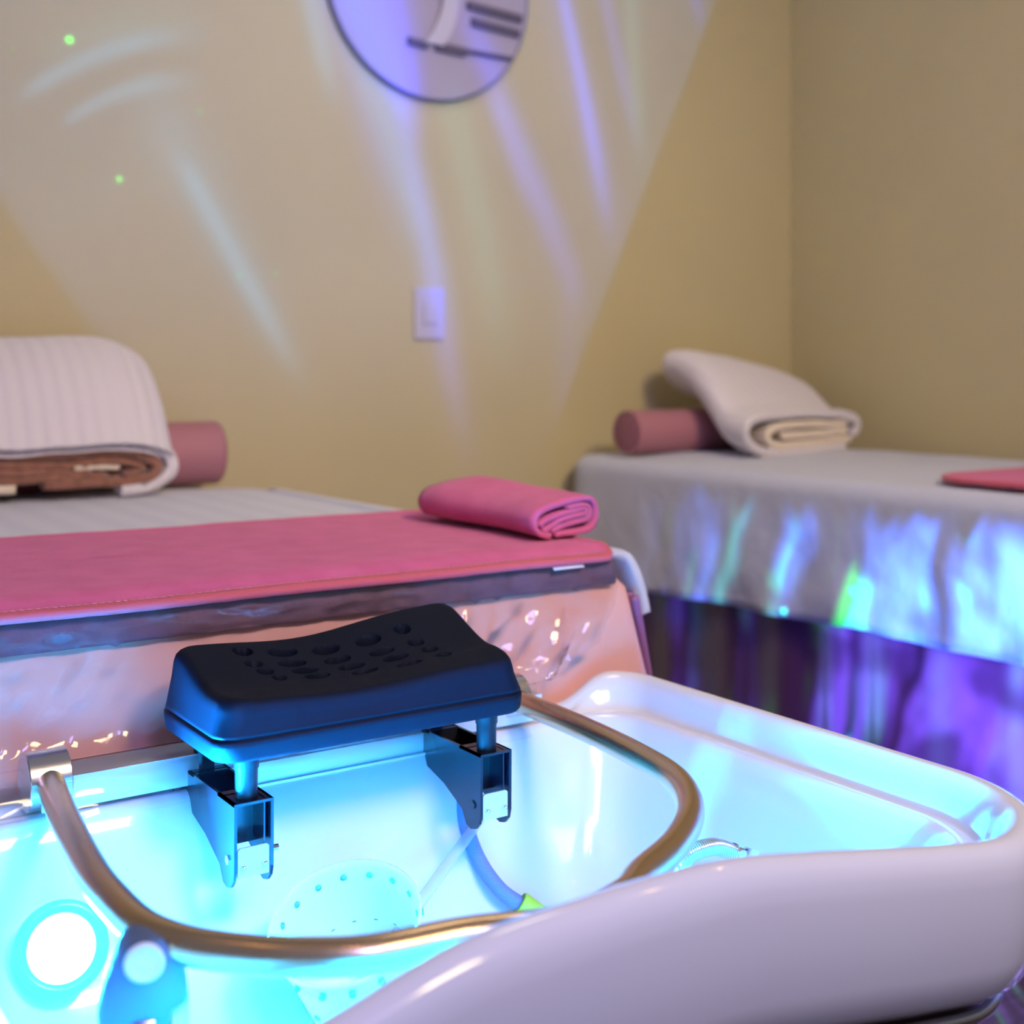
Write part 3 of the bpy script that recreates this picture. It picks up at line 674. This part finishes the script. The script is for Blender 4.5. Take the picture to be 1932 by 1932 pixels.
# ------------------------------------------------------------------ neck rest
PX0, PX1, PY0, PY1 = .398, .722, 1.034, 1.192
t = thing('neck_rest', (.559, 1.11, CAMZ-.33), 'black perforated rubber neck rest raised on four posts over the basin', 'neck rest')
def ptop(x, y):
    fx = (x-PX0)/(PX1-PX0); fy = (y-PY0)/(PY1-PY0)
    d_ = .287-.012*(fx)*ss(fy, .0, .3)*.6
    d_ -= .034*ss(fy, .30, 1.0)*(.80+.20*fx)
    cr = math.exp(-((fx-.43)/.26)**2)
    d_ += .0125*cr*(.5+.5*fy)
    d_ -= .004*ss(abs(fx-.5), .36, .5)*(1-fy)
    return CAMZ-d_
holes = []
for (zx, zy, wx, wy) in [(428, 310, 46, 25), (610, 315, 72, 25), (808, 303, 70, 24), (1000, 265, 68, 28), (1155, 218, 42, 28),
                         (480, 367, 42, 13), (655, 365, 68, 13), (862, 350, 68, 14), (1062, 312, 66, 17), (1218, 270, 42, 16),
                         (532, 402, 38, 12), (712, 398, 64, 11), (925, 380, 66, 13), (1125, 340, 66, 16), (1282, 301, 42, 15),
                         (597, 431, 32, 9), (770, 423, 62, 11), (985, 402, 68, 13), (1188, 366, 64, 15), (1345, 326, 42, 13)]:
    u, v = 280+zx*.4141, 1100+zy*.4141; z = CAMZ-.278
    for _ in range(12): p = P(u, v, z=z); z = z*.4+ptop(p.x, p.y)*.6
    p = P(u, v, z=z)
    holes.append((p.x, p.y, wx*.4141*p.length*0+wx*.4141*1.2/2390*.93, .0078 if wy > 20 else .0060))
def hole(x, y):
    h = 0
    for hx, hy, a, b in holes:
        q = math.hypot((x-hx)/a, (y-hy)/b); h = max(h, ss(q, 1.08, .88))
    return h
NA = 560; out = rrect(PX0, PX1, PY0, PY1, (.022, .022, .022, .022), 120, 20)
def prr(ins, r): return rrect(PX0+ins, PX1-ins, PY0+ins, PY1-ins, (r,)*4, 120, 20)
lv = []; ct = ((PX0+PX1)/2, (PY0+PY1)/2)
inner = prr(.018, .018)
for k in range(0, 111):
    f = .004+.996*k/110
    row = []
    for x, y in inner:
        xx, yy = ct[0]+(x-ct[0])*f, ct[1]+(y-ct[1])*f
        row.append(Vector((xx, yy, ptop(xx, yy)-.020*hole(xx, yy))))
    lv.append(row)
for ins, dz in ((.0145, .0006), (.0115, .0026), (.0090, .0062), (.0075, .012)):
    lv.append([Vector((x, y, ptop(min(max(x, PX0+.018), PX1-.018), min(max(y, PY0+.018), PY1-.018))-dz)) for x, y in prr(ins, .019)])
topl = [v.copy() for v in lv[-1]]
zc = CAMZ-.3175
for ins, f in ((.0058, .3), (.0038, .6), (.002, .88), (.001, 1.0)):
    lv.append([Vector((x, y, tv.z+(zc-tv.z)*f)) for (x, y), tv in zip(prr(ins, .021), topl)])
for ins, z in ((.0028, zc-.0008), (.0028, zc-.0022), (.0, zc-.003), (.0, zc-.008), (.001, zc-.018), (.003, zc-.021), (.008, zc-.0225), (.05, zc-.0225)):
    lv.append([Vector((x, y, z)) for x, y in prr(ins, .022 if ins < .03 else .01)])
V, F = rings(lv, True, True)
obj('cushion', V, F, M['rubber'], t)
ZBOT = zc-.0225; ZBR = CAMZ-.3786
for bx in (.437, .692):
    hw = .0185
    # side plates, tapering towards the back
    prof = [(1.050, ZBR), (1.195, ZBR)]+[(1.195, ZBR-.028), (1.165, ZBR-.034), (1.12, ZBR-.046), (1.085, ZBR-.062)]
    prof += [(1.068+.0175*math.cos(a), ZBR-.062+.012+.0175*math.sin(a)-.010) for a in [math.radians(q) for q in (-60, -90, -120, -150, -180)]]
    parts = [prism(prof, 0, bx-hw, bx-hw+.0028), prism(prof, 0, bx+hw-.0028, bx+hw)]
    # front frame, top plate round posts, inner walls
    parts += [box(bx-hw, bx+hw, 1.050, 1.090, ZBR-.0025, ZBR), box(bx-hw, bx+hw, 1.150, 1.195, ZBR-.0025, ZBR), box(bx-hw+.0028, bx+hw-.0028, 1.078, 1.081, ZBR-.045, ZBR),
              box(bx+hw-.008, bx+hw-.0065, 1.054, 1.08, ZBR-.04, ZBR), box(bx-hw+.0028, bx+hw-.0028, 1.155, 1.158, ZBR-.025, ZBR), box(bx-hw+.0028, bx+hw-.0028, 1.08, 1.19, ZBR-.024, ZBR-.021)]
    b = obj('mounting_bracket', *merge(*parts), M['bracket'], t, smooth=False)
    V, F = prism([(bx-hw+.004, ZBR-.066), (bx+hw-.004, ZBR-.066), (bx+hw-.004, ZBR-.042), (bx+hw-.006, ZBR-.040), (bx-hw+.006, ZBR-.040), (bx-hw+.004, ZBR-.042)], 1, 1.0515, 1.0535)
    obj('hinge_plate', V, F, M['satin'], b, smooth=False)
    for sx in (-.010, .010): obj('screw', *cyl((bx+sx, 1.0515, ZBR-.056), (bx+sx, 1.047, ZBR-.056), .0026, 16, .0016), M['chrome'], b)
    obj('bolt', *cyl((bx-hw-.0015, 1.064, ZBR-.052), (bx-hw+.001, 1.064, ZBR-.052), .0045, 6), M['chrome'] if bx < .5 else M['dark'], b, smooth=False)
    if bx < .5: obj('bolt', *cyl((bx+hw-.001, 1.064, ZBR-.050), (bx+hw+.010, 1.064, ZBR-.050), .0028, 14), M['chrome'], b, smooth=False)
    obj('pivot_bolt', *merge(cyl((bx-hw-.008, 1.182, ZBR-.026), (bx-hw, 1.182, ZBR-.026), .011, 28), cyl((bx-hw-.012, 1.182, ZBR-.026), (bx-hw-.008, 1.182, ZBR-.026), .006, 6)), M['chrome'], b)
    for py in (1.068, 1.172):
        lv = [(.0112, ZBOT+.002), (.0112, ZBR+.026), (.0102, ZBR+.0245), (.0098, ZBR-.001)]
        V, F = rings([[Vector((bx+math.cos(2*math.pi*k/32)*r, py+math.sin(2*math.pi*k/32)*r, z)) for k in range(32)] for r, z in lv], True, True)
        autosmooth(obj('post', V, F, M['black_plastic'], t))
V, F = merge(box(.455, .674, 1.162, 1.1645, ZBR-.024, ZBR-.004), box(.455, .674, 1.1645, 1.178, ZBR-.0065, ZBR-.004), box(.455, .674, 1.158, 1.162, ZBR-.0265, ZBR-.024))
obj('cross_bar', V, F, M['satin'], t, smooth=False)

# ------------------------------------------------------------------ plastic film over the bed end
pf = catmull(V2([(1.30, ZB1+.0055), (1.252, ZB1+.005), (1.2425, ZB1-.006), (1.2405, ZB1-.030), (1.238, ZB1-.07), (1.231, ZB1-.11), (1.219, ZB1-.131), (1.200, ZB1-.131), (1.160, ZB1-.134), (1.145, ZB1-.150), (1.135, ZB1-.165)]), 6)
m_ = len(pf); NX = 150; V = []; F = []
for i in range(NX+1):
    f = i/NX
    for j, p in enumerate(pf):
        s = j/(m_-1); xr = 1.015-.22*ss(s, .2, .95)
        x = .07+(xr-.07)*f
        lim = ss(s, .30, .40)*ss(s, .70, .58)
        ed = ss(f, .5, .85)
        wv = .0012*nz(x*30, s*40, 8)+lim*(.003+.010*ed)*(abs(nz(x*26+s*4, s*3, 1.3))*1.6+.9*nz(x*60+s*14, s*10, 4)+.5*nz(x*120-s*30, s*26, 9))
        V.append(Vector((x+.003*nz(s*9, f*2), p.x-max(wv, -.002), p.y+.002*ss(s, .7, .9)*nz(x*20, s*8, 7)-.012*ss(s, .8, 1)*nz(x*7, 3, 3))))
for i in range(NX):
    for j in range(m_-1): F.append((i*m_+j, i*m_+j+1, (i+1)*m_+j+1, (i+1)*m_+j))
tag(obj('plastic_cover', V, F, M['film']), 'clear crinkled plastic film draped from the peach bed over the basin edge', 'plastic cover')

# ------------------------------------------------------------------ things in the bowl
t = thing('strainer_basket', (.47, .95, CAMZ-.58), 'frosted white perforated basket standing in the bowl under the hoop', 'basket')
cc_ = P(650, 1735, z=CAMZ-.474); ax = Vector((-.40, -.30, 1)).normalized()
A = Vector((1, 0, 0)); A = (A-ax*A.dot(ax)).normalized(); Bv = ax.cross(A)
NSEG = 160
def cp(r, h, k, seg=NSEG): return cc_+ax*h+(A*math.cos(2*math.pi*k/seg)+Bv*math.sin(2*math.pi*k/seg))*r
HR = []
prof_o = [(.066, 0), (.0675, -.001), (.067, -.004)]+[(.066-.0012*q-(.0008 if q % 2 else 0), -.006-.004*q) for q in range(6)]+[(.058, -.034), (.056, -.048), (.054, -.062), (.051, -.08), (.049, -.092), (.046, -.098), (.01, -.099)]
prof_i = [(.01, -.096), (.044, -.095), (.047, -.088), (.054, -.048), (.058, -.030), (.0635, -.006), (.0645, -.001), (.066, 0)]
V, F = rings([[cp(r, h, k) for k in range(NSEG)] for r, h in prof_o+prof_i])
V_, F_ = V, F
obj('body', V_, F_, M['cup'], t)
hs = []
for k in range(16):
    a = 2*math.pi*k/16; dr = A*math.cos(a)+Bv*math.sin(a)
    c0 = cc_+ax*-.014
    hs.append(cyl(c0+dr*.0605, c0+dr*.0672, .0030, 14)); c0 = cc_+ax*-.062
    hs.append(cyl(c0+dr*.0518, c0+dr*.0552, .0030, 14))
M['hole'] = mat('perforation', (.10, .33, .36), .6, bump=(50, .02, .0005))
for h_ in hs: obj('perforation', *h_, M['hole'], t)
# reposition so that it rests on the bowl floor is given by its height

t = thing('supply_hose', (.78, 1.1, CAMZ-.58), 'grey-blue braided hose with a lime end cap inside the bowl', 'hose')
hp = [P(868, 1500, y=1.142), P(880, 1560, y=1.125), P(905, 1625, y=1.105), P(945, 1680, y=1.08), P(992, 1712, y=1.065)]
hp = [hp[0]+Vector((0, .005, .03))]+hp
obj('hose', *tube(catmull(hp, 12), .0078, 20), M['braid'], t)
e = hp[-1]; dv = (hp[-1]-hp[-2]).normalized()
obj('end_cap', *merge(rings([[e+dv*h+(dv.orthogonal().normalized()*math.cos(2*math.pi*k/28)+dv.cross(dv.orthogonal().normalized())*math.sin(2*math.pi*k/28))*r for k in range(28)] for r, h in ((.0085, .03), (.0115, .03), (.0125, -.006), (.0108, -.008), (.0095, 0), (.0085, .02))])), M['lime'], t)
p0 = P(908, 1540, y=1.128); p1 = P(790, 1705, y=1.04)
tag(obj('clear_tube', *tube(catmull([p0+(p0-p1)*.25+Vector((.01, .01, .01)), p0, (p0+p1)/2+Vector((0, 0, -.001)), p1, p1+(p1-p0)*.5], 8), .0055, 20), M['clear']), 'thin clear tube slanting down behind the right bracket into the bowl', 'tube')
t = thing('braided_hose', (.76, .8, CAMZ-.42), 'short steel-braided hose with chrome nut beside the raised basin rim', 'hose')
b0 = P(1285, 1660, y=.80); b1_ = P(1310, 1607, y=.80); b2_ = P(1350, 1598, y=.80); b3_ = P(1388, 1612, y=.80)
obj('hose', *tube(catmull([b0, P(1292, 1622, y=.80), b1_, b2_, b3_], 10), .0075, 20), M['braid_steel'], t)
dv = (b3_-b2_).normalized()
obj('nut', *merge(cyl(b3_-dv*.004, b3_+dv*.004, .0088, 24), cyl(b3_+dv*.004, b3_+dv*.008, .006, 24), cyl(b3_+dv*.008, b3_+dv*.022, .0095, 6), cyl(b3_+dv*.022, b3_+dv*.05, .006, 20)), M['chrome'], t, smooth=False)

# ------------------------------------------------------------------ hand-shower holder at the left
t = thing('shower_holder', (.24, .78, CAMZ-.45), 'blurred slate-blue holder with round socket in front of the hoop, lower left', 'shower holder')
cH = P(270, 1800, y=.80); rt = Vector((.93, -.36, 0)).normalized(); fw = Vector((.30, .95, 0)).normalized(); up = Vector((0, 0, 1))
sc = (cH.x*SN+cH.y*CN)/2390
def hpz(u, v, dep): return cH+rt*((u-270)*sc)+up*((1800-v)*sc-.007)+fw*dep
body = [(190, 1915), (188, 1880), (200, 1830), (215, 1790), (232, 1762), (255, 1747), (280, 1743), (308, 1750), (328, 1768), (342, 1800), (350, 1840), (353, 1868), (322, 1884), (318, 1920)]
V, F = rings([[hpz(u+(270-u)*.10, v, -.008) for u, v in body], [hpz(u, v, -.003) for u, v in body], [hpz(u, v, .02) for u, v in body], [hpz(u+(270-u)*.08, v, .026) for u, v in body]], True, True)
obj('housing', V, F, M['blue_grey'], t)
c0 = hpz(272, 1783, -.0085); A = rt; Bv = up
V, F = rings([[c0+fw*h+(A*math.cos(2*math.pi*k/40)+Bv*math.sin(2*math.pi*k/40))*r for k in range(40)] for r, h in ((.0125, 0), (.0128, -.002), (.0105, -.004), (.0095, -.003), (.003, -.005))], False, True)
obj('socket', V, F, M['cup'], t)
V, F = rings([[hpz(270, 1895, .008)+rt*math.cos(2*math.pi*k/40)*.0175+fw*math.sin(2*math.pi*k/40)*.0175-up*h for k in range(40)] for h in (0, .004, .07, .14)], True, True)
obj('metal_stem', V, F, M['steel'], t)
V, F = rings([[hpz(u, v, dd) for u, v in [(322, 1886), (354, 1872), (358, 1990), (322, 1990)]] for dd in (0, .012)], True, True)
obj('side_tab', V, F, M['cup'], t, smooth=False)
